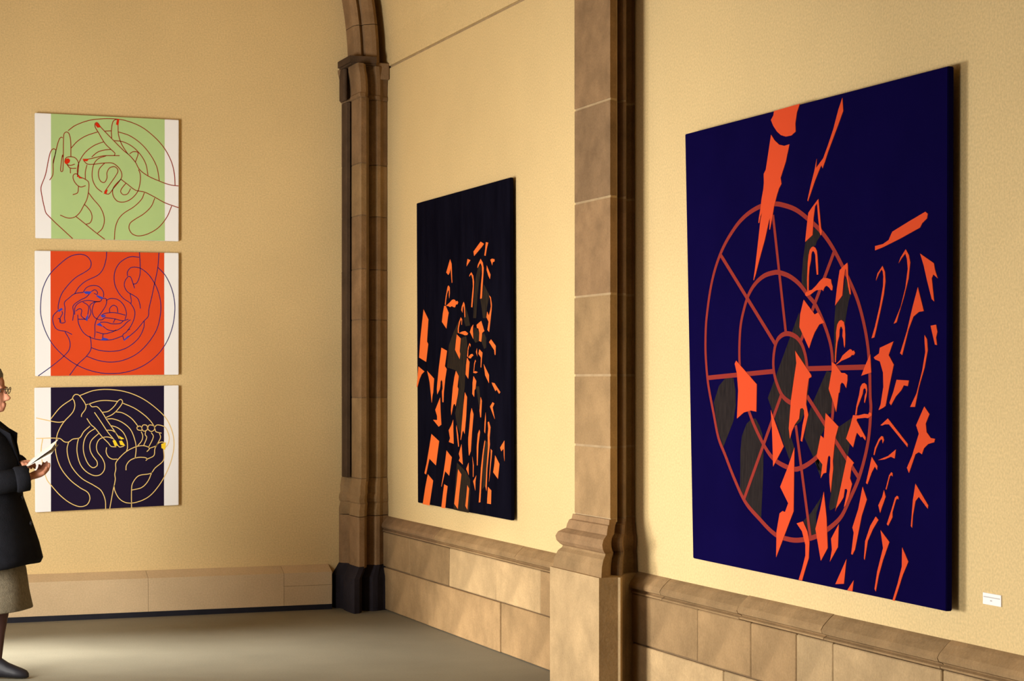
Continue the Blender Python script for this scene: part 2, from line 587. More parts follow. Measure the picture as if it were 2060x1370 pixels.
crings('capital', M['stone_umber'], [(3.553, 0.0), (3.560, 0.010), (3.580, 0.012), (3.590, 0.004), (3.65, 0.006), (3.71, 0.014), (3.76, 0.028), (3.785, 0.030)])
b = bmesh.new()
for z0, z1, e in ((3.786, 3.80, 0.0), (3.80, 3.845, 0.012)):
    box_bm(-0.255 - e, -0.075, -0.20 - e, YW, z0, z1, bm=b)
obj('abacus', b, M['dark_hollow'], cpier)  # shadow at the abacus painted in as dark stone
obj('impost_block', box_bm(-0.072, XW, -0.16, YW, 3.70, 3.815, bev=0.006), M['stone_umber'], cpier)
obj('capital_shade_strip', box_bm(-0.258, -0.226, -0.02, YW, 3.56, 3.79, bev=0.010), M['dark_hollow'], cpier)  # added slab, coloured dark as the shaded side of the capital
obj('hollow_shade_strip', box_bm(-0.2375, -0.207, -0.022, YW, 0.92, 3.55, bev=0.004), M['dark_hollow'], cpier)  # added strip that paints in the shade of the shaft's left hollow
crings('base_moulding', M['stone'], [(0.66, 0.020), (0.70, 0.020), (0.735, 0.013), (0.745, 0.010), (0.755, 0.017), (0.775, 0.021), (0.80, 0.017), (0.815, 0.010), (0.86, 0.012), (0.90, 0.004), (0.918, 0.002)])
crings('pedestal', M['stone_brown'], [(0.305, 0.020), (0.655, 0.020)])
crings('foot_block', M['foot_dark'], [(0.0, 0.070), (0.235, 0.070), (0.315, 0.021)])  # blue-black base block, narrowing at the top
rb = tag(empty('trim_4', (0, 0, 0)), kind='structure')
arc_rib(rb, M['stone_brown'], -0.17, 0.10, 3.78, 3.0, 0.13, r0=-0.10)

# ------------------------------------------------------------ paintings
# the drawings are plotted on a sheet (tagged plotting windows: origin and scale) and mapped onto each canvas
WIN = {'P': (50, 210, 4.7235), 'Q': (50, 490, 4.894), 'R': (50, 760, 4.894),
       'K1': (830, 470, 8.057), 'K2': (830, 620, 8.057), 'K3': (830, 770, 8.057), 'K4': (830, 880, 8.057),
       'A': (1360, 120, 3.1133), 'B': (1620, 380, 3.1125), 'C': (1370, 540, 3.2613), 'D': (1630, 780, 2.9156), 'E': (1370, 880, 3.7029),
       'F': (1400, 380, 5.269), 'G': (1600, 380, 5.711), 'H': (1600, 180, 5.707), 'I': (1640, 560, 5.707), 'J': (1640, 780, 5.707), 'Z': (0, 0, 1.0)}


def plot(*args):
    """plot('A', '1,2 3,4', 'B', '5,6 ...') -> sheet points"""
    out = []
    for w, s in zip(args[0::2], args[1::2]):
        ox, oy, sc = WIN[w]
        for t in s.split():
            x, y = t.split(',')
            out.append((ox + float(x) / sc, oy + float(y) / sc))
    return out


class Painting:
    def __init__(self, name, label, loc, rz, sheet, corners, thick, gap, face_mat, group=None, edge_mat=None):
        self.root = empty(name, loc, rz)
        tag(self.root, label, 'painting', group)
        self.H = homography(sheet, corners)
        self.lay = 0
        b = bmesh.new()
        f = [b.verts.new((x, 0, z)) for x, z in corners]
        k = [b.verts.new((x, thick, z)) for x, z in corners]
        b.faces.new(f)
        b.faces.new(k[::-1])
        for i in range(4):
            b.faces.new((f[i], k[i], k[(i + 1) % 4], f[(i + 1) % 4]))
        bmesh.ops.bevel(b, geom=list(b.edges), offset=0.003, segments=2, affect='EDGES')
        obj('canvas', b, face_mat, self.root)
        xs = [c[0] for c in corners]
        zs = [c[1] for c in corners]
        b = box_bm(min(xs) + 0.2, max(xs) - 0.2, thick - 0.002, thick + gap, max(zs) - 0.25, max(zs) - 0.19)
        obj("hanging_rail", b, M['joint'], self.root)

    def pts(self, sheet):
        return [Vector(self.H(x, y)) for x, y in sheet]

    def shape(self, name, m, sheet, lay, parent=None):
        y = -0.0006 * lay
        P = self.pts(sheet)
        b = bmesh.new()
        top = [b.verts.new((v.x, y, v.y)) for v in P]
        low = [b.verts.new((v.x, 0.0, v.y)) for v in P]
        n = len(P)
        for i in range(n):
            b.faces.new((top[i], low[i], low[(i + 1) % n], top[(i + 1) % n]))
        for t in ear_clip(P):
            b.faces.new([top[i] for i in t])
        return obj(name, b, m, self.root)

    def strokes(self, name, m, lines, width, lay, n=7):
        """painted lines: each a thin raised ribbon; all lines of one colour are one part"""
        y = -0.0006 * lay
        b = bmesh.new()
        for item in lines:
            sheet, closed, smooth = item
            P = self.pts(sheet)
            if smooth:
                P = spline(P, closed, n)
            Q = [P[0]]
            for p in P[1:]:
                if (p - Q[-1]).length > 0.002:
                    Q.append(p)
            P = Q
            N = len(P)
            if N < 2:
                continue
            L, Rr = [], []
            for i in range(N):
                if closed:
                    a, c = P[(i - 1) % N], P[(i + 1) % N]
                else:
                    a, c = P[max(i - 1, 0)], P[min(i + 1, N - 1)]
                d = (c - a)
                if d.length < 1e-9:
                    d = Vector((1, 0))
                d.normalize()
                nn = Vector((-d.y, d.x)) * width / 2
                L.append(b.verts.new((P[i].x + nn.x, y, P[i].y + nn.y)))
                Rr.append(b.verts.new((P[i].x - nn.x, y, P[i].y - nn.y)))
            for i in range(N if closed else N - 1):
                j = (i + 1) % N
                b.faces.new((L[i], L[j], Rr[j], Rr[i]))
        return obj(name, b, m, self.root)


# ---- three small canvases on the back wall
TRI_X, TRI_Y = -2.36, 0.06
TG = 'hand drawings on canvas stacked on the back wall'


def tri(label, win, sheet, corners):
    return Painting('painting', label, (TRI_X, TRI_Y, 0), 0, plot(win, sheet), [(x - TRI_X, z) for x, z in corners], 0.03, 0.01, M['white_paint'], TG)


def curves(win, text):
    return [(plot(win, s), False, True) for s in text.strip().split('\n')]


p1 = tri('green canvas with dark red line drawing of hands, topmost of the stack of three', 'P', '97,80 1463,148 1462,1300 103,1270',
         [(-2.3611, 3.3793), (-1.4004, 3.3778), (-1.4012, 2.5498), (-2.357, 2.5463)])
p1.shape('painted_field', M['green'], plot('P', '248,88 1328,142 1330,1296 250,1274'), 1)
p1.strokes('drawn_line', M['line_red'], curves('P', '''
410,250 480,200 600,155 720,138 850,138 960,155 1100,210 1220,300 1320,410 1390,540 1420,660 1427,770
440,415 500,350 580,300 690,262
760,255 820,252
890,262 1000,300 1110,380 1200,490 1255,600 1277,725
500,690 500,600 530,520 580,450 660,390 750,355
850,345 930,355 1020,400 1100,480 1150,570 1170,675
635,500 690,455 750,435 820,428
455,1277 210,1045 190,1000 155,830 155,780 195,670 230,500 250,440 275,422 295,440 270,540 265,670 235,720
270,560 300,420 325,335 345,312 362,320
365,500 368,310 375,275 398,262 420,280 435,350 437,500
352,640 340,632 345,560 358,480 364,520 360,630 352,640
378,545 390,510 430,497 480,510 510,560 505,640 500,680
395,570 430,580 475,568
400,570 430,605 488,608
432,610 433,655
525,690 490,660 462,670 460,710 490,760 530,785 578,772
525,690 570,710 605,740 605,820 590,900 560,960 520,1030 470,1072 410,1080 335,1052
510,780 500,840 455,858
605,840 650,900 710,970 745,1040 755,1110 735,1180 690,1225
565,950 600,985 630,1030 638,1080 620,1125 580,1140
485,1065 560,1125 670,1215 760,1283
1460,775 1380,765 1280,730 1170,680 1090,620 1050,550 990,480 940,440 830,330 720,215 690,175 668,180 668,215 700,270 760,370 820,430 855,465 850,487
825,320 822,250 835,170 855,148 890,142
885,200 890,290 920,380 980,475
900,488 830,487 740,490 660,508 600,520 550,522
555,530 590,565 640,570 750,558 830,558 880,590 915,640 920,690 890,740 840,800 800,850 765,850
755,835 800,770 880,650 880,615 850,592 805,605 780,650 780,700 755,742 720,730 700,680 705,620 745,570 760,560
735,835 680,790 645,720 640,640 660,560 700,515 770,490
915,710 860,765 835,810 840,870 880,920 940,928 1000,905 1050,860 1080,810 1097,720 1095,660 1080,620
910,710 970,755 1050,815 1140,835 1240,885 1330,935 1460,982
960,750 920,800 910,830 935,858 975,850 1005,800
995,470 1030,450 1075,460 1050,550
1135,840 1110,900 1040,970 940,1035 890,1090 860,1170 850,1286
1235,890 1200,970 1130,1040 1050,1090 1000,1130 990,1180 1020,1230 1080,1250 1170,1230 1270,1170 1350,1070 1395,965
575,710 575,640 590,575'''), 0.0056, 2)
for s in ('375,545 388,517 415,513 430,530 425,552 400,570 382,562', '490,662 515,680 545,705 515,702', '680,165 724,218 690,222 668,195',
          '876,140 898,138 888,203 866,190', '546,518 608,520 592,541 563,539', '748,852 770,808 787,812 776,848'):
    p1.shape('painted_nail', M['nail_red'], plot('P', s), 3)

p2 = tri('vermilion canvas with dark blue line drawing of hands, middle of the stack of three', 'Q', '100,70 1515,93 1515,1290 105,1305',
         [(-2.3614, 2.4621), (-1.401, 2.4691), (-1.401, 1.6387), (-2.3581, 1.6276)])
p2.shape('painted_field', M['red'], plot('Q', '252,73 1372,91 1372,1291 254,1303'), 1)
p2.strokes('drawn_line', M['line_blue'], curves('Q', '''
1310,235 1380,310 1440,430 1472,560 1475,680 1450,830 1390,980 1300,1100 1170,1200 1020,1260 860,1280 700,1265 540,1210 400,1120 280,1000 205,870 160,720 155,600 175,450 240,310 330,215 440,130 540,105 610,125 650,180 645,235 600,275 500,335 420,415 360,500 330,600 328,650
805,80 800,150 770,250 720,310 600,370 530,430 490,495
1128,85 1135,230 1130,320 1100,390 1065,400
1125,135 1040,130 950,175 900,240 880,310 885,400 920,480 970,540 1040,590 1080,660 1080,720 1050,800 1000,870 965,900 975,950
1320,90 1308,240 1275,400 1250,520 1220,650 1215,715 1170,765 1100,850 1020,920
1010,320 1010,280 1040,240 1090,232 1150,250 1230,320 1300,440 1335,570 1335,690 1300,840 1220,970 1110,1080 980,1145 850,1167 720,1150 610,1110
1175,765 1170,830 1120,930 1030,1010 940,1050 830,1062 720,1048 655,1025
1015,322 1040,330 1060,380 1080,440
1015,325 985,370 980,420 1010,475 1060,505 1110,540 1130,590 1137,640
1035,490 1048,560 1045,590
800,560 850,540 920,555 975,610 1000,690 985,750
835,680 835,640 870,608 905,625 915,680
760,700 800,685 880,680 990,705
790,730 880,740 960,760 1020,745
740,775 800,775 860,790 940,785 970,760
770,815 820,850 890,858 960,820 1010,770 1040,750
700,870 780,888 860,870 900,850
765,930 770,890
890,740 870,780
520,700 530,790 580,880 660,930 760,950 860,945 960,910
575,480 490,495 430,540 390,580 395,640 390,740 395,775 350,780 345,740 370,690 365,665
325,660 280,710 275,760 300,830 340,855 400,865 465,895
395,870 435,940 445,1010 420,1070 300,1180 132,1303
640,490 600,530 540,560 475,615 480,680 470,760
650,475 690,455 715,480 710,500 680,490
575,480 600,440 650,415 720,420 770,470 775,530
760,545 740,570 690,570 620,560 540,580 495,625 490,700
760,540 800,545 800,600 760,670 710,740 690,800 690,880 685,930
500,665 540,640 560,655 555,710 600,750
525,745 570,745 600,745
570,575 625,615 620,700
690,570 640,610 650,680 625,740
740,570 690,580 665,640 665,680 690,730 750,752 790,730
640,910 650,960 650,1040 605,1110 520,1190 440,1297
325,740 345,740 355,775
1010,850 1035,842'''), 0.0054, 2)
for s in ('575,476 600,470 658,472 640,497 600,497', '698,512 712,508 770,530 760,547 732,540', '323,658 360,632 374,648 335,674', '600,728 625,690 615,762 596,755',
          '742,703 795,703 790,722 763,730', '702,800 738,778 772,820 738,812', '746,952 768,924 828,940 800,952', '972,950 1018,906 1027,920 978,958'):
    p2.shape('painted_nail', M['nail_blue'], plot('Q', s), 3)

p3 = tri('dark violet canvas with yellow line drawing of hands, lowest of the stack of three', 'R', '97,98 1515,75 1515,1252 105,1325',
         [(-2.3634, 1.5503), (-1.401, 1.5649), (-1.401, 0.7485), (-2.3581, 0.7212)])
p3.shape('painted_field', M['violet'], plot('R', '255,96 1370,78 1370,1259 257,1317'), 1)
p3.strokes('drawn_line', M['line_yellow'], curves('R', '''
255,405 350,290 470,205
540,175 680,125 830,115 1000,140 1150,200 1280,290 1390,400 1450,530 1468,650 1450,780 1400,920 1320,1060 1220,1170 1100,1225 1000,1230 930,1190 885,1110 878,1060
110,395 250,425 330,438 385,430
110,597 340,597 390,630 430,632 470,605 540,590 580,530 640,475
175,600 162,680 160,740 175,860 215,1000 260,1060 350,1160 450,1235 540,1268 610,1250 640,1190 620,1130 540,1080 440,1000 350,880 305,740 305,640 325,540 380,440 470,340 492,280 485,230 470,200 490,168 520,165 550,190 600,270 595,310 560,360 555,385
600,265 635,260 660,285 710,285 760,340 810,420 900,550 930,600
620,262 720,230 800,223 910,232
965,250 1080,300 1180,370 1240,430 1275,480
760,340 820,330 880,280 920,225 945,213 962,235 940,280 870,355 800,390
890,335 960,345 1050,400 1120,485
810,405 870,405 960,440 1040,510 1085,620 1095,700 1085,795
845,470 910,490 970,540 1005,620 1010,690 1000,720
610,400 650,460 690,495 760,580 820,640 850,675 900,680
685,340 760,450 820,540 870,600 930,680 975,672
690,500 630,540 590,600 575,680 585,760 625,850 670,885 710,865 710,825 670,770 645,720 640,660 660,610 730,545
530,590 515,660 515,740 545,850 600,920 680,962 740,955 780,910 785,850 760,790 715,730 705,670 730,610 780,585 830,585 865,600
430,635 415,700 430,800 470,890 560,990 680,1060 750,1110 790,1200 795,1292
805,685 800,730 820,775 860,800 910,800
810,515 860,520 900,545
835,1290 870,1100 890,1000 885,950 895,900 895,840 930,790 1000,725 1090,680 1160,668 1210,680 1225,700 1200,728
1225,695 1290,670 1320,640 1350,632 1380,640
995,910 1000,860 1040,810 1110,785 1180,785 1205,800 1190,815
1205,800 1270,765 1280,700 1310,645
1365,700 1365,810 1280,890 1240,940 1120,965 1060,1040 1050,1110 1050,1282
1250,930 1210,1020 1150,1080 1055,1105
1150,520 1110,510 1105,485 1130,475 1150,490 1150,520
1150,490 1165,465 1200,470 1205,510 1170,525 1150,500
1210,490 1225,465 1270,475 1275,510 1245,528 1215,510 1210,490
1275,490 1300,465 1360,475 1390,500 1420,580 1410,650 1380,690
1280,500 1290,530 1345,545
1145,530 1160,570 1150,620 1110,670
1190,525 1185,560 1200,585 1170,665
1245,540 1265,580 1215,690
1325,545 1335,590 1280,690'''), 0.0054, 2)
for s in ('862,618 890,614 918,667 885,672', '920,568 978,600 945,608', '928,622 955,618 988,670 940,660', '1342,652 1388,636 1380,710 1345,692'):
    p3.shape('painted_nail', M['nail_yellow'], plot('R', s), 3)

# ---- black painting in the far bay
KB = (-0.88, 0.0)
k = Painting('painting', 'tall black canvas with thin orange shards, hanging left of the tall stone pier', (0.0, KB[0], 0), -math.pi / 2,
             plot('Z', '838,409 1026,357 1028.6,1047 840.5,1011'),
             [(-(y - KB[0]), z) for y, z in ((-0.8755, 2.7744), (-2.6179, 2.7757), (-2.6389, 0.7888), (-0.9019, 0.79))], 0.022, 0.018, M['night'])
for s in (('K1', '1060,560 1100,510 1112,560 1070,850 1040,1200 1030,1370 985,1370 1000,1000 1025,700'),
          ('K1', '1155,820 1250,1000 1205,1200 1195,1370 1140,1370 1120,1200 1100,1060 1140,1000'),
          ('K1', '850,1160 905,1330', 'K2', '932,280 860,295 832,180 845,20'),
          ('K2', '742,220 722,420 783,490 870,450 890,600 860,900 845,1290', 'K3', '830,200 800,700 772,830 720,680 690,500 720,350 742,150 750,40', 'K2', '750,1100 705,1010 680,1000 560,960 590,600 660,400'),
          ('K4', '720,410 742,425 870,560 935,680 935,900 910,1222 740,1188 665,1168 690,800'),
          ('K4', '1170,30 1225,90 1212,300 1200,500 1180,780 1130,840 1140,500'),
          ('K3', '1030,60 1080,60 1100,300 1085,420 1050,200'),
          ('K2', '1000,310 1045,330 1078,400 1072,540 1020,560 985,500'),
          ('K2', '1130,440 1160,400 1195,480 1195,640 1160,660 1125,560')):
    k.shape('painted_shape', M['grain_brown'], plot(*s), 1)
KS = [('K1', '990,290 1105,130 1160,165 1125,215 1000,362'), ('K1', '1190,138 1228,145 1205,240 1185,360 1165,355 1180,250'), ('K1', '893,410 940,430 915,470 878,530 880,490'),
      ('K1', '1262,425 1290,405 1330,415 1330,450 1300,465 1292,515 1280,470'),
      ('K1', '1052,555 1060,505 1105,408 1140,470 1155,560 1140,800 1125,1050 1098,1055 1110,850 1128,650 1125,530 1105,475 1085,500 1062,550'),
      ('K1', '1205,515 1235,590 1265,665 1255,735 1230,680 1203,590'),
      ('K1', '920,690 930,660 955,625 985,680 998,780 990,950 970,1195 952,1190 962,1050 980,850 975,740 955,665 935,675 928,695'),
      ('K1', '548,630 610,415 635,490 640,650 645,790 637,800 625,650 620,560 600,640 580,670'),
      ('K1', '525,1150 540,1020 570,860 585,838 605,870 605,970 597,1050 590,1000 592,930 580,915 560,980 545,1080 538,1160'),
      ('K1', '545,1170 600,1120 640,1075 670,1065 695,1080 700,1100 725,1090 742,1110 730,1145 705,1150 690,1195 660,1190 640,1175 610,1190 580,1175'),
      ('K1', '515,1170 540,1170 587,1282', 'K2', '575,140 550,330 478,222 492,90'),
      ('K1', '800,1180 830,1105 845,1140 850,1200 857,1350 845,1360 838,1240 830,1170 815,1190 810,1280 792,1240'),
      ('K1', '1243,1000 1270,1030 1287,1150 1283,1230', 'K2', '1270,140 1243,385 1215,352 1235,220 1200,145 1212,55 1240,120 1262,30', 'K1', '1272,1180 1262,1060'),
      ('K2', '180,20 258,180 235,540 255,580 222,870 108,800 130,480 160,200'),
      ('K2', '735,400 735,330 755,220 785,148 805,180 800,270 793,265 795,210 785,180 770,230 750,330 752,405'),
      ('K2', '755,405 800,380 855,370 900,405 890,435 850,440 820,425'), ('K2', '720,425 783,490 765,700 775,740 765,825 692,675 705,540'),
      ('K2', '985,265 980,350 985,500 932,385 955,310'), ('K2', '1040,270 1115,205 1165,370 1130,400 1115,545 1080,530 1085,400 1070,330 1045,320'),
      ('K2', '1275,505 1350,610 1345,755 1335,760 1325,680 1242,550'), ('K2', '1045,650 1050,780 1030,710'),
      ('K2', '1085,665 1135,720 1122,850 1115,960 1105,960 1110,800 1070,740'),
      ('K2', '885,785 900,640 925,565 942,590 940,630 932,600 920,600 905,680 900,790'), ('K2', '905,795 940,750 970,740 990,765 960,790 945,815 920,810'),
      ('K2', '885,800 925,870 905,1145 862,1075 870,920'), ('K2', '990,1030 1000,900 1018,835 1030,860 1020,870 1008,920 998,1030'),
      ('K2', '985,1035 1020,1020 1060,1035 1030,1055 990,1050'), ('K2', '1155,905 1240,1080 1240,1215 1180,1090'),
      ('K2', '1285,1205 1330,1215 1425,1360', 'K3', '1405,180 1365,110 1345,135 1300,40'),
      ('K2', '470,640 560,690 525,940 555,985 530,1150 515,1300', 'K3', '508,150 502,318 486,315 478,140', 'K2', '490,1300 485,1190 470,1158 455,1190 450,1270', 'K3', '440,110 402,188 396,100', 'K2', '405,1200 430,950'),
      ('K2', '98,945 195,1025 150,1070 115,1150 80,1280 68,1270 82,1120'),
      ('K2', '238,1015 350,1140 335,1370', 'K3', '325,200 312,325 305,250 290,100 280,0', 'K2', '265,1130'),
      ('K2', '705,1015 750,1100 730,1270 745,1310', 'K3', '735,190 700,380 690,350 675,342 660,370 630,525 625,440 640,250 655,80', 'K2', '680,1120'),
      ('K2', '990,1100 1035,1180 1020,1310', 'K3', '1005,120 1000,230 970,180 975,60', 'K2', '975,1210'),
      ('K3', '448,240 455,450 468,680 425,712 335,600 400,605 400,540 370,440'), ('K3', '850,155 885,230 870,550 845,830 835,800 825,770 810,800 785,930 780,920 800,680 825,400'),
      ('K3', '960,410 990,510 965,800 945,1110 920,1180 915,1180 905,1000 905,900 925,700 940,500'), ('K3', '1105,230 1125,290 1112,560 1100,560 1088,450 1100,330'),
      ('K3', '1185,480 1190,600 1178,820 1165,790 1170,650'), ('K3', '1300,315 1328,335 1300,400 1335,590 1300,500 1258,385'),
      ('K3', '660,600 662,780 668,990 590,960 610,900 588,770 630,690'), ('K3', '715,690 740,850 754,1035 742,1035 725,880 710,730'),
      ('K3', '308,830 432,945 380,1340 275,1230', 'K4', '220,600 195,580 230,420 280,120'),
      ('K4', '553,212 638,320 595,620 530,545 472,800 468,790 500,600 530,400'), ('K4', '795,110 815,440 752,375 770,330 752,265'), ('K4', '910,410 912,610 872,510'),
      ('K4', '970,310 992,450 988,640 980,640 980,450'), ('K3', '1085,760 1095,800 1070,1000 1055,1340 1045,1340 1042,1050 1060,830'),
      ('K4', '1170,50 1180,60 1150,300 1120,700 1100,1050 1075,1055 1090,850 1110,500 1145,200'),
      ('K3', '1220,640 1240,630 1265,720 1250,900 1255,1000', 'K4', '1240,250 1215,500 1200,870 1185,800 1200,500 1225,150', 'K3', '1220,850 1230,740'),
      ('K4', '1270,185 1292,215 1280,350 1255,600 1240,720 1255,500 1270,280'), ('K4', '1340,290 1410,430 1385,670 1310,565 1330,420'),
      ('K4', '1490,50 1492,385 1482,300 1478,180 1440,225 1422,165'), ('K4', '250,595 335,700 275,1103 167,1080 210,800'),
      ('K4', '515,758 570,790 550,950 530,1150 468,1140 490,950'), ('K4', '740,515 793,600 765,850 735,1160 678,1075 710,800'),
      ('K4', '890,775 918,830 890,1170 858,1110 875,950'), ('K4', '1035,615 1020,720 1018,860 985,710'), ('K4', '1225,800 1278,860 1272,1080 1210,1070')]
for s in KS:
    k.shape('painted_shard', M['orange'], plot(*s), 2)

# ---- large blue painting in the near bay
BG = -4.96
p = Painting('painting', 'large midnight blue canvas with red wheel and orange shards, right of the pier', (-0.02, BG, 0), -math.pi / 2,
             plot('Z', '1378,270 1907,133 1903.5,1230 1394,1123'),
             [(-(y - BG), z) for y, z in ((-4.9628, 2.7474), (-7.1257, 2.7376), (-7.1146, 0.7618), (-5.0464, 0.7773))], 0.026, 0.034, M['ultramarine'])
for s in (('C', '215,880 250,770 290,722 320,715 345,722 358,800 360,900 345,1000 278,1172 240,1050'),
          ('C', '390,1300 390,1200 400,1100 430,1020 465,985 490,985 515,1030 535,1090 542,1200', 'E', '612,300 603,480 597,605 540,555 470,455 440,390'),
          ('C', '775,290 785,380 800,440 790,480 815,560 828,640 840,760 825,900 790,1000 740,1040 720,1100 745,1180 712,1255 640,1050 570,850 640,660'),
          ('B', '135,1140 168,1150 155,1250 175,1330 195,1390', 'D', '140,140 100,160 90,230 60,290 40,400 68,440 64,520 10,400', 'C', '920,1350 810,1110 835,960 870,870'),
          ('G', '203,530 215,450 280,490 290,540 250,600 235,650 190,670 155,740 140,1000 135,1160 75,1085 75,1000 90,800 118,610'),
          ('I', '320,200 345,0 375,0 410,190 385,260 350,470 345,520 240,640 235,930 215,930 220,500 235,310'),
          ('J', '425,345 360,585 400,650 375,778 330,1000 245,1370 170,1410 160,1370 190,1150 212,930 215,800 240,560 270,450'),
          ('J', '0,860 0,800 20,790 88,880 68,1040'),
          ('E', '1055,430 1010,560 1005,690 1015,735 975,740 940,680 915,620 970,560')):
    p.shape('painted_shape', M['grain_grey'], plot(*s), 1)
ring1 = plot('F', '830,160 700,180 540,275 410,420 270,670 175,970 115,1370', 'C', '162,480 165,600 180,760 215,950', 'E', '280,0 330,130 400,310 480,480 580,600 700,720 800,758 880,765 1000,740 1100,680',
             'D', '180,760 230,660 290,520 340,320 357,120', 'B', '408,1300 405,1150 395,1000 370,850 330,700 280,580', 'G', '440,690 300,490 130,330', 'F', '1050,215 900,165')
ring2 = plot('F', '490,1370 550,1150 620,1020 720,925 840,885 900,890 1000,930 1100,1010 1200,1140 1270,1230', 'C', '950,390 985,510 997,620 1005,760 1000,900 990,1010 960,1130 890,1240 770,1315 690,1300 600,1240 530,1130 455,960 400,760 385,600 388,430')
ring3 = plot('C', '690,428 640,460 617,520 607,620 615,700 640,780 670,840 720,880 770,890 812,840 832,740 828,640 815,560 790,490 750,445')
spokes = [plot('F', '820,280', 'C', '690,425'), plot('C', '755,1030', 'E', '965,738'), plot('C', '175,718 610,675'), plot('C', '835,658', 'B', '410,1115'), plot('F', '265,700', 'C', '620,495'),
          plot('C', '830,840', 'D', '285,525'), plot('G', '450,720', 'C', '785,485'), plot('C', '660,830', 'E', '470,462')]
for rname in (ring1, ring2, ring3):
    p.strokes('wheel_ring', M['wheel'], [(rname, True, True)], 0.0205, 2, n=8)
for s in spokes:
    p.strokes('wheel_spoke', M['wheel'], [(s, False, False)], 0.0205, 2.4)
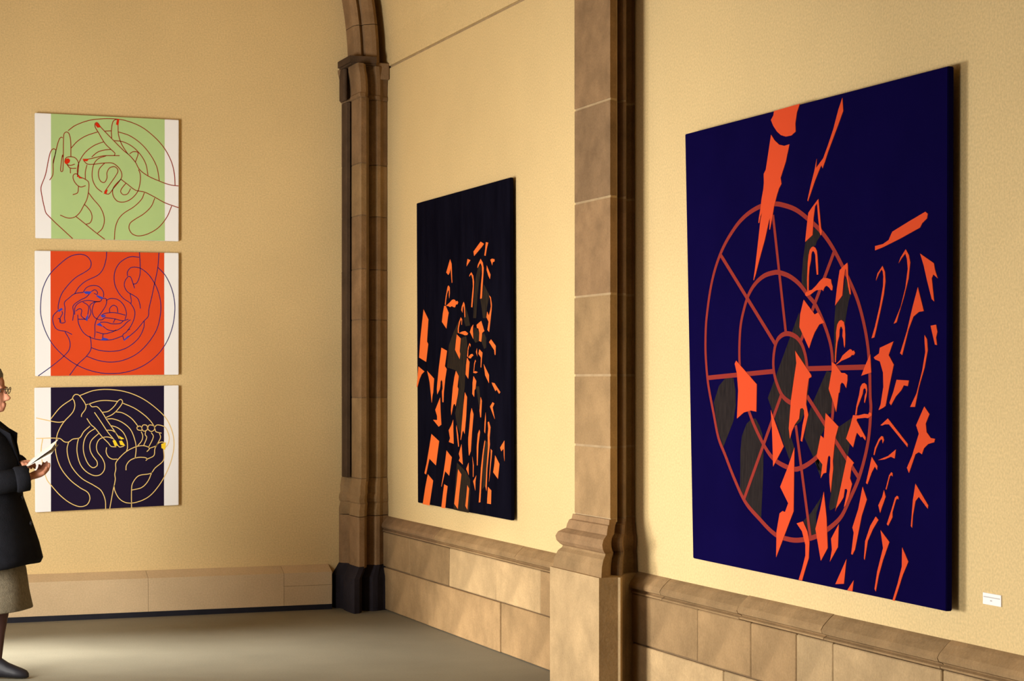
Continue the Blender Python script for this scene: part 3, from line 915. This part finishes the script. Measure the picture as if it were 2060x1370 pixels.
BS = [('A', '617,322 778,276 760,330 750,400 752,450 725,475 690,482 660,473 635,450 612,415 597,378 612,350'),
      ('A', '598,470 620,505 648,532 680,540 713,530 690,640 658,740 663,778 638,825', 'F', '885,0 865,60 832,190 815,300 790,430 783,430 790,310 778,345 735,540 680,740 640,900 618,970 614,965 632,840 655,640 675,460 688,340 706,250 690,290 675,362 667,360 672,310 688,215 700,110 720,0', 'A', '553,770 552,715 565,690 580,590'),
      ('H', '545,95 555,245 500,400 440,560 380,720 345,830 318,905 305,870 290,900 230,1050 190,1170 150,1285 145,1270 180,1110 225,930 250,795 245,900 325,790 380,640 440,460 500,230'),
      ('G', '118,610 140,400 155,275 195,215 270,115 275,170 290,330 300,440 312,485 305,520 295,535 285,500 265,300 255,165 232,200 215,330 203,530'),
      ('G', '143,1180 140,1050 148,850 158,760 172,700 190,672 212,662 235,675 252,710 260,780 265,880 268,985 252,985 245,920 238,830 235,760 222,725 210,713 198,722 190,750 185,820 168,900 160,1000 158,1180'),
      ('G', '120,1195 150,1172 195,1160 240,1115 285,1060 325,1022 370,1025 415,1040 420,1080 434,1120 430,1165 415,1165 395,1135 365,1112 345,1125 330,1155 325,1175 312,1158 285,1160 245,1165 215,1185 180,1215 135,1235 118,1220'),
      ('C', '808,205 880,302 903,288 943,355 910,368 880,420 862,465 843,525 780,385 785,300'),
      ('G', '462,1340 485,1130 515,935 560,885 603,848 608,880 610,990 622,1080 640,1165 642,1212 630,1210 610,1110 595,1000 590,930 578,920 560,1050 545,1225'),
      ('I', '232,960 235,850 245,720 245,620 258,530 280,490 305,478 335,500 345,560 350,650 348,760 342,795 335,770 328,700 318,660 322,590 310,555 295,555 285,590 282,660 262,730 250,820 240,965'),
      ('I', '240,990 290,940 320,885 370,840 405,812 425,820 430,835 450,828 462,855 450,880 425,880 410,900 360,925 310,945 255,985'),
      ('I', '195,958 235,985 305,1085 345,1088 375,1110 375,1170 360,1260 335,1210 310,1195 295,1220 285,1310', 'J', '275,60 245,278 215,170 165,30', 'I', '160,1265 195,1060'),
      ('I', '637,872 648,1080 535,1117 575,1010'),
      ('B', '440,385 440,358 490,345 525,320 548,268 650,205 755,143 770,155 765,185 735,215 722,242 600,310 490,365'),
      ('B', '418,935 440,860 470,730 490,610 492,550 488,515 480,505 465,530 445,575 455,530 487,482 502,520 505,580 495,660 470,780 445,890 435,930'),
      ('B', '557,845 600,740 630,620 645,500 640,440 630,405 610,430 587,465 600,430 632,378 652,415 660,460 650,560 620,680 590,780 575,835'),
      ('B', '722,405 808,465 815,505 832,560 805,535 795,560 810,705 795,690 765,570 745,480'), ('B', '708,615 745,765 715,770 680,800 650,880 610,1040 597,1030 640,890 675,740'),
      ('B', '788,857 822,850 830,895 822,930 828,978 815,975 800,910'), ('B', '750,915 765,940 770,1010 750,1120 715,1240 690,1365 660,1365 700,1280 735,1140 755,1020 750,950'),
      ('B', '432,1055 465,1030 470,995 555,955 525,1040 557,1100 530,1230 505,1360 488,1372 462,1385 475,1350 492,1240 490,1150 470,1080 440,1068'),
      ('B', '575,1195 652,1200 645,1235 620,1230 605,1260 570,1300 540,1355 530,1340 555,1270'),
      ('J', '465,310 480,200 510,80 525,-10 545,-45 570,-55 595,-35 603,20 595,90 575,175 568,165 575,90 590,50 585,15 570,5 557,20 550,70 520,150 490,230 480,310'),
      ('J', '440,315 500,318 570,300 615,305 625,282 650,290 655,315 640,330 610,350 580,345 530,350 485,355 480,375 585,570 582,605 545,560 530,570 485,515 470,560 440,685 360,585 410,430'),
      ('D', '672,110 702,155 680,210 685,260 710,295 735,300 730,320 695,330 670,355 658,390 640,378 620,390 582,500 570,470 600,400 640,270 624,220 650,160'),
      ('D', '415,220 458,180 575,330 573,348 465,215 440,215 425,222'), ('J', '675,770 690,690 735,590 765,555 785,560 795,600 780,640 775,600 765,590 745,610 705,700 685,775'),
      ('D', '400,425 460,400 505,362 498,415 475,405 440,420'), ('J', '655,795 720,900 715,945 690,905 655,970 605,1108 588,1095 630,910'),
      ('J', '125,290 272,445 240,560 225,670 208,840 212,930 195,1080 183,1205 170,1090 168,1000 178,910 180,800 167,777 152,795 138,900 132,975 98,985 68,1040 88,880 20,790 68,548 105,580'),
      ('J', '375,778 450,862 435,885 420,920 405,1040 428,1105 395,1240 355,1350 335,1370 375,1180 365,1160 345,1165 330,1260 300,1310 245,1390 235,1420 290,1180'),
      ('D', '310,580 335,655 305,750 265,950 250,980 243,975 258,850 250,820 285,710'), ('D', '486,520 485,500 478,495 465,515 445,595 450,598 470,520 478,512'),
      ('D', '435,600 445,640 420,710 413,735 402,690 425,640'), ('D', '520,655 520,640 512,633 500,645 478,720 452,800 460,810 485,760 485,730 505,660 512,650'),
      ('D', '620,563 695,690 692,710 640,640 620,665 605,750 600,822 593,810 605,660'), ('D', '387,755 403,775 370,830 340,900 322,1010 318,1000 325,900 355,810'),
      ('D', '415,835 467,905 430,1010 405,1100 387,1195 380,1180 395,1080 430,940'), ('D', '542,937 578,1020 545,1100 520,1180 497,1250 485,1247 515,1150 540,1050'),
      ('D', '82,610 98,760 105,940 65,1015 33,828 60,720'), ('D', '170,800 165,935 118,1020 130,950 125,885'), ('D', '215,1005 200,1150 150,1152'), ('D', '257,1130 250,1194 220,1187'),
      ('C', '365,605 500,760 497,940 460,932 415,945 370,985 378,800 370,690 355,625'),
      ('C', '752,540 858,700 858,712 842,722 832,780 824,890 838,960 815,1060 797,1137 788,1130 800,1030 812,975 810,930 800,915 785,922 778,985 750,1025 730,1070 718,1118 710,1050 725,860 745,720 760,620'),
      ('C', '592,928 677,1168 607,1300 605,1200 600,1050'), ('E', '848,75 842,550 800,660 770,740 712,893 715,700 738,565 760,548 778,555 802,490 742,368 800,220'),
      ('E', '865,640 912,625 945,700 960,780 955,900 930,980 905,1066 880,1060 905,980 930,880 930,800 905,700')]
for s in BS:
    p.shape('painted_shard', M['orange_hot'], plot(*s), 4)

# ---- small wall label beside the blue painting
lab = empty('wall_label', (XP, -7.2600, 0.803), -math.pi / 2)
tag(lab, 'small white label card stuck on the plaster right of the blue painting', 'label')
obj('card', box_bm(0.0, 0.110, -0.004, 0.001, 0.0, 0.041, bev=0.0008), M['card'], lab)
obj('printed_line', box_bm(0.006, 0.104, -0.0048, -0.0035, 0.0255, 0.0285), M['ink'], lab)
obj('printed_line', box_bm(0.046, 0.056, -0.0048, -0.0035, 0.0135, 0.0175), M['ink'], lab)

# ------------------------------------------------------------ visitor: an older woman reading a leaflet
per = empty('person', (-2.957, -2.481, 0.0), -TH)
tag(per, 'older grey haired woman in black coat and grey skirt, standing with a leaflet', 'person')


def ell(cx, cy, z, rx, ry, n=24, front=None, back=None, tilt=0.0):
    out = []
    for q in range(n):
        t = 2 * math.pi * q / n
        c, s_ = math.cos(t), math.sin(t)
        r = (front if (c > 0 and front is not None) else back if (c <= 0 and back is not None) else rx)
        out.append(Vector((cx + r * c, cy + ry * s_, z + tilt * r * c)))
    return out


def remesh_join(bms, voxel, name, m, parent, smooth_it=4):
    bm = bmesh.new()
    tmp = bpy.data.meshes.new('tmp')
    for b in bms:
        bmesh.ops.recalc_face_normals(b, faces=b.faces)
        b.to_mesh(tmp)
        bm.from_mesh(tmp)
        b.free()
    me = bpy.data.meshes.new(name)
    bm.to_mesh(me)
    bm.free()
    o = bpy.data.objects.new(name, me)
    C.objects.link(o)
    r = o.modifiers.new('r', 'REMESH')
    r.mode = 'VOXEL'
    r.voxel_size = voxel
    s_ = o.modifiers.new('s', 'SMOOTH')
    s_.factor = 0.5
    s_.iterations = smooth_it
    dg = bpy.context.evaluated_depsgraph_get()
    me2 = bpy.data.meshes.new_from_object(o.evaluated_get(dg))
    o.modifiers.clear()
    o.data = me2
    me2.name = name
    me2.materials.clear()
    me2.materials.append(m)
    for q in me2.polygons:
        q.use_smooth = True
    o.parent = parent
    bpy.data.meshes.remove(tmp)
    return o


parts = []
# head: stacked rings (u = forwards, v = sideways); front and back radii about the ear axis
b = bmesh.new()
hx = 0.012
prof = [(1.420, 0.062, 0.050, 0.046), (1.436, 0.108, 0.052, 0.050), (1.452, 0.116, 0.058, 0.056), (1.468, 0.108, 0.068, 0.061), (1.482, 0.113, 0.078, 0.065), (1.500, 0.114, 0.086, 0.069), (1.525, 0.110, 0.094, 0.072),
        (1.545, 0.106, 0.098, 0.074), (1.565, 0.112, 0.099, 0.075), (1.595, 0.110, 0.098, 0.075), (1.625, 0.098, 0.090, 0.070), (1.650, 0.074, 0.072, 0.056), (1.668, 0.040, 0.042, 0.034), (1.674, 0.012, 0.014, 0.012)]
loft(b, [ell(hx, 0, z, 0, w, 24, fr, bk) for z, fr, bk, w in prof])
parts.append(b)
b = bmesh.new()   # nose: bridge to tip
loft(b, [ell(hx + u, 0, z, ru, rv, 10) for z, u, ru, rv in ((1.490, 0.108, 0.020, 0.013), (1.500, 0.118, 0.026, 0.016), (1.508, 0.120, 0.026, 0.014), (1.525, 0.112, 0.020, 0.010), (1.550, 0.102, 0.013, 0.008), (1.558, 0.100, 0.008, 0.006))])
parts.append(b)
b = bmesh.new()
ball(b, (hx + 0.108, 0, 1.474), (0.014, 0.022, 0.006))
ball(b, (hx + 0.106, 0, 1.463), (0.014, 0.020, 0.007))
for s_ in (-1, 1):
    ball(b, (hx - 0.002, s_ * 0.076, 1.530), (0.018, 0.008, 0.030))
    ball(b, (hx + 0.104, s_ * 0.034, 1.562), (0.012, 0.022, 0.007))
parts.append(b)
# neck, leaning forwards
b = bmesh.new()
tube(b, [(-0.045, 0, 1.30), (-0.030, 0, 1.38), (-0.005, 0, 1.44), (0.010, 0, 1.50)], [0.075, 0.056, 0.052, 0.055], 16)
parts.append(b)
# torso
b = bmesh.new()
loft(b, [ell(-0.03, 0, z, 0, w, 24, fr, bk) for z, fr, bk, w in ((0.76, 0.09, 0.11, 0.15), (0.86, 0.12, 0.14, 0.185), (0.96, 0.13, 0.13, 0.175), (1.06, 0.12, 0.11, 0.15), (1.18, 0.15, 0.11, 0.165), (1.28, 0.12, 0.11, 0.175), (1.345, 0.08, 0.09, 0.15), (1.375, 0.05, 0.06, 0.07))])
parts.append(b)
# legs: the near one forward
legs = {1: [(0.0, 0.085, 0.86), (0.045, 0.085, 0.66), (0.080, 0.080, 0.46), (0.066, 0.080, 0.36), (0.052, 0.080, 0.24), (0.050, 0.080, 0.11), (0.055, 0.080, 0.07)],
        -1: [(-0.03, -0.085, 0.86), (-0.02, -0.085, 0.66), (-0.02, -0.082, 0.46), (-0.075, -0.082, 0.36), (-0.115, -0.082, 0.24), (-0.150, -0.082, 0.11), (-0.150, -0.082, 0.07)]}
lr = [0.085, 0.075, 0.055, 0.055, 0.047, 0.034, 0.036]
for s_ in (-1, 1):
    b = bmesh.new()
    tube(b, legs[s_], lr, 16)
    parts.append(b)
    b = bmesh.new()
    ax = legs[s_][-1][0]
    tube(b, [(ax - 0.045, s_ * 0.082, 0.045), (ax + 0.02, s_ * 0.082, 0.055), (ax + 0.10, s_ * 0.084, 0.035), (ax + 0.165, s_ * 0.086, 0.028)], [0.028, 0.033, 0.028, 0.016], 12, (1.15, 0.8))
    parts.append(b)
# arms: near hand (towards the camera) under the leaflet, far hand on top of it
arms = {-1: [(-0.03, -0.185, 1.315), (-0.075, -0.215, 1.19), (-0.075, -0.215, 1.060), (0.12, -0.175, 1.060), (0.285, -0.105, 1.088)],
        1: [(-0.03, 0.185, 1.315), (-0.06, 0.215, 1.19), (-0.06, 0.215, 1.075), (0.07, 0.170, 1.105), (0.185, 0.085, 1.140)]}
for s_ in (-1, 1):
    b = bmesh.new()
    tube(b, arms[s_], [0.055, 0.048, 0.042, 0.036, 0.026], 14)
    parts.append(b)


def hand(wrist, d, up, s_, curl):
    """palm, four curled fingers of different lengths and a thumb from the side of the palm"""
    wrist, d, up = Vector(wrist), Vector(d).normalized(), Vector(up).normalized()
    side = d.cross(up).normalized() * s_
    out = []
    b = bmesh.new()
    tube(b, [wrist - d * 0.02, wrist + d * 0.02, wrist + d * 0.055, wrist + d * 0.085], [0.026, 0.033, 0.036, 0.030], 12, (1.15, 0.55))
    out.append(b)
    for i, (off, ln) in enumerate(((0.030, 0.066), (0.010, 0.074), (-0.010, 0.069), (-0.029, 0.054))):
        b = bmesh.new()
        base = wrist + d * 0.075 + side * off
        k1 = base + d * ln * 0.45 + up * curl * ln * 0.20
        k2 = k1 + d * ln * 0.25 + up * curl * ln * 0.35
        k3 = k2 + d * ln * 0.02 + up * curl * ln * 0.30
        tube(b, [base - d * 0.02, base, k1, k2, k3], [0.010, 0.0098, 0.009, 0.0082, 0.0065], 8)
        out.append(b)
    b = bmesh.new()
    base = wrist + d * 0.022 + side * 0.026
    tube(b, [base, base + d * 0.025 + side * 0.020 + up * 0.008, base + d * 0.050 + side * 0.020 + up * curl * 0.022, base + d * 0.068 + side * 0.012 + up * curl * 0.036], [0.014, 0.0125, 0.0105, 0.008], 8)
    out.append(b)
    return out


parts += hand((0.288, -0.095, 1.092), (0.42, 0.87, 0.22), (-0.1, -0.2, 1), 1, 0.8)
parts += hand((0.195, 0.080, 1.148), (0.55, -0.82, 0.14), (0.1, 0.0, 1), -1, -0.6)
body = remesh_join(parts, 0.0045, 'body', M['skin'], per, 3)

for s_ in (-1, 1):
    b = bmesh.new()
    ball(b, (hx + 0.090, s_ * 0.033, 1.543), (0.011, 0.013, 0.009))
    ey = obj('eye', b, M['eyewhite'], per, smooth=True)
    b = bmesh.new()
    ball(b, (hx + 0.098, s_ * 0.033, 1.542), (0.0045, 0.006, 0.006))
    obj('iris', b, M['shoe'], ey, smooth=True)

# hair: cap over the crown and the nape
b = bmesh.new()
hp = [(1.455, -0.02, 0.078, 0.066), (1.49, -0.005, 0.100, 0.080), (1.53, 0.006, 0.116, 0.088), (1.57, 0.030, 0.122, 0.091), (1.60, 0.104, 0.123, 0.091), (1.632, 0.106, 0.116, 0.085), (1.660, 0.094, 0.096, 0.072), (1.682, 0.056, 0.060, 0.046), (1.690, 0.012, 0.014, 0.012)]
loft(b, [[v + Vector((0.004 * math.sin(9 * i + 40 * z), 0.003 * math.cos(11 * i + 50 * z), 0)) for i, v in enumerate(ell(hx - 0.004, 0, z, 0, w, 28, fr, bk))] for z, fr, bk, w in hp])
obj('hair', b, M['hair'], per, smooth=True)

# spectacles
b = bmesh.new()
for s_ in (-1, 1):
    c = Vector((hx + 0.130, s_ * 0.032, 1.546))
    ring = [c + Vector((0.004 * math.sin(t), 0.022 * math.cos(t), 0.017 * math.sin(t))) for t in [2 * math.pi * q / 16 for q in range(17)]]
    tube(b, ring, 0.0022, 6)
    tube(b, [c + Vector((0, s_ * 0.022, 0.006)), Vector((hx + 0.07, s_ * 0.080, 1.552)), Vector((hx - 0.01, s_ * 0.084, 1.550))], 0.002, 6)
tube(b, [(hx + 0.130, -0.008, 1.552), (hx + 0.130, 0.008, 1.552)], 0.002, 6)
obj('spectacles', b, M['metal'], per)

# coat: flared body, collar, lapels and wide sleeves
b = bmesh.new()
cp = [(0.600, -0.03, 0.310, 0.270, 0.300), (0.630, -0.03, 0.332, 0.272, 0.300), (0.656, -0.03, 0.345, 0.270, 0.298), (0.74, -0.03, 0.326, 0.255, 0.285), (0.86, -0.03, 0.288, 0.230, 0.262), (0.98, -0.03, 0.248, 0.205, 0.242), (1.10, -0.03, 0.235, 0.185, 0.228),
      (1.18, -0.03, 0.228, 0.175, 0.222), (1.24, -0.03, 0.208, 0.170, 0.220), (1.30, -0.03, 0.186, 0.160, 0.216), (1.345, -0.03, 0.145, 0.140, 0.185), (1.372, -0.03, 0.110, 0.118, 0.130), (1.392, -0.03, 0.088, 0.098, 0.095)]
rings = []
for z, cx, fr, bk, w in cp:
    r = []
    fl = max(0.0, (1.0 - z) / 0.4)
    for i, v in enumerate(ell(cx, 0, z, 0, w, 40, fr, bk)):
        t = 2 * math.pi * i / 40
        v = v + Vector((math.cos(t), math.sin(t), 0)) * 0.010 * fl * math.sin(7 * t + 1)
        v.z += -0.045 * fl * max(0, -math.cos(t)) * (1 if z < 0.66 else 0) + (0.03 * fl * max(0, math.cos(t)) ** 2 if z < 0.62 else 0)
        r.append(v)
    rings.append(r)
loft(b, rings)
coat = obj('coat', b, M['coat'], per, smooth=True)
for s_ in (-1, 1):
    a = arms[s_]
    b = bmesh.new()
    sl = [a[0], a[1], a[2], a[3], tuple(Vector(a[3]).lerp(Vector(a[4]), 0.92))]
    tube(b, [Vector(a[0]) + Vector((0, -s_ * 0.03, 0.02))] + [Vector(q) for q in sl], [0.070, 0.082, 0.074, 0.074, 0.064, 0.060], 18)
    obj('sleeve', b, M['coat'], coat, smooth=True)
    b = bmesh.new()
    e = Vector(sl[-1])
    d = (Vector(a[4]) - Vector(a[3])).normalized()
    tube(b, [e - d * 0.065, e - d * 0.055, e + d * 0.004, e + d * 0.008], [0.064, 0.070, 0.068, 0.060], 18)
    obj('cuff', b, M['coat'], coat, smooth=True)
    # lapel: a thick folded flap down the chest
    b = bmesh.new()
    pf = [(0.055, 0.085, 1.395), (0.120, 0.080, 1.345), (0.168, 0.075, 1.318), (0.172, 0.050, 1.27), (0.205, 0.022, 1.15), (0.198, 0.012, 1.15), (0.160, 0.020, 1.25), (0.110, 0.040, 1.33), (0.055, 0.055, 1.385)]
    f1 = [b.verts.new((x + 0.006, s_ * y, z)) for x, y, z in pf]
    f2 = [b.verts.new((x - 0.010, s_ * y, z)) for x, y, z in pf]
    b.faces.new(f1)
    b.faces.new(f2[::-1])
    for i in range(len(pf)):
        j = (i + 1) % len(pf)
        b.faces.new((f1[i], f2[i], f2[j], f1[j]))
    obj('lapel', b, M['coat'], coat)
b = bmesh.new()
rings = []
for z, e in ((1.375, 0.0), (1.405, 0.006), (1.425, 0.012), (1.405, 0.028), (1.372, 0.034)):
    rings.append(ell(-0.035, 0, z, 0, 0.086 + e, 24, 0.080 + e, 0.090 + e, tilt=-0.22))
loft(b, rings, cap=False)
obj('collar', b, M['coat'], coat, smooth=True)
b = bmesh.new()
for z in (1.12, 0.98, 0.84):
    fr = 0.205 if z > 1.1 else 0.222 if z > 0.9 else 0.268
    ball(b, (fr, -0.02, z), (0.008, 0.013, 0.013), 10)
obj('buttons', b, M['shoe'], coat, smooth=True)

# skirt
b = bmesh.new()
rings = []
for z, fr, bk, w in ((0.366, 0.292, 0.250, 0.270), (0.372, 0.296, 0.254, 0.274), (0.48, 0.278, 0.235, 0.258), (0.60, 0.262, 0.215, 0.240), (0.78, 0.20, 0.18, 0.215), (0.95, 0.15, 0.145, 0.185)):
    r = []
    for i, v in enumerate(ell(-0.03, 0, z, 0, w, 40, fr, bk)):
        t = 2 * math.pi * i / 40
        v = v + Vector((math.cos(t), math.sin(t), 0)) * 0.008 * (0.8 - z) * math.sin(9 * t)
        v.z += 0.022 * math.cos(t) * (1 if z < 0.4 else 0)
        r.append(v)
    rings.append(r)
loft(b, rings)
obj('skirt', b, M['skirt'], per, smooth=True)

# stockings and shoes
for s_ in (-1, 1):
    b = bmesh.new()
    tube(b, legs[s_][1:], [r + 0.004 for r in lr[1:]], 18)
    obj('stocking', b, M['stocking'], per, smooth=True)
    ax = legs[s_][-1][0]
    y = s_ * 0.083
    b = bmesh.new()
    sec = [(-0.058, 0.014, 0.010, 0.070, 0.020), (-0.050, 0.032, 0.006, 0.105, 0.03), (-0.01, 0.044, 0.006, 0.118, 0.03), (0.03, 0.045, 0.006, 0.112, 0.03), (0.065, 0.045, 0.004, 0.088, 0.03), (0.105, 0.048, 0.003, 0.070, 0.03), (0.140, 0.044, 0.003, 0.056, 0.03), (0.166, 0.030, 0.004, 0.044, 0.02), (0.176, 0.012, 0.008, 0.030, 0.01)]
    rings = []
    for x, w, z0, z1, _ in sec:
        rings.append([Vector((ax + x, y + w * math.cos(t) * (1.0 if math.sin(t) < 0 else 0.85), (z0 + z1) / 2 + (z1 - z0) / 2 * math.sin(t))) for t in [2 * math.pi * q / 16 for q in range(16)]])
    loft(b, rings)
    sh = obj('shoe', b, M['shoe'], per, smooth=True)
    b = bmesh.new()
    loft(b, [[Vector((ax + x, y + w, 0.0)) for x, w in ((-0.055, -0.022), (-0.005, -0.026), (-0.005, 0.026), (-0.055, 0.022))], [Vector((ax + x, y + w, 0.022)) for x, w in ((-0.056, -0.028), (0.0, -0.033), (0.0, 0.033), (-0.056, 0.028))]])
    obj('heel', b, M['shoe'], sh)

# the leaflet she holds: two folded leaves, a little apart
lf = empty('leaflet', per.matrix_basis @ Vector((0.250, -0.02, 1.150)), -TH)
tag(lf, 'folded white paper leaflet held up in the hands of the reading woman', 'leaflet')
for nm, dz, ang in (('front_leaf', 0.0, 0.66), ('back_leaf', 0.004, 0.50)):
    b = bmesh.new()
    rings = []
    for q in range(7):
        t = q / 6
        u = 0.158 * t
        z = u * math.tan(ang) * (1 - 0.10 * t) + dz
        u2 = u * 0.92
        rings.append([Vector((u2, -0.075, z - 0.022)), Vector((u2, 0.085, z + 0.024)), Vector((u2, 0.085, z + 0.0255)), Vector((u2, -0.075, z - 0.0205))])
    loft(b, rings)
    obj(nm, b, M['paper'], lf)
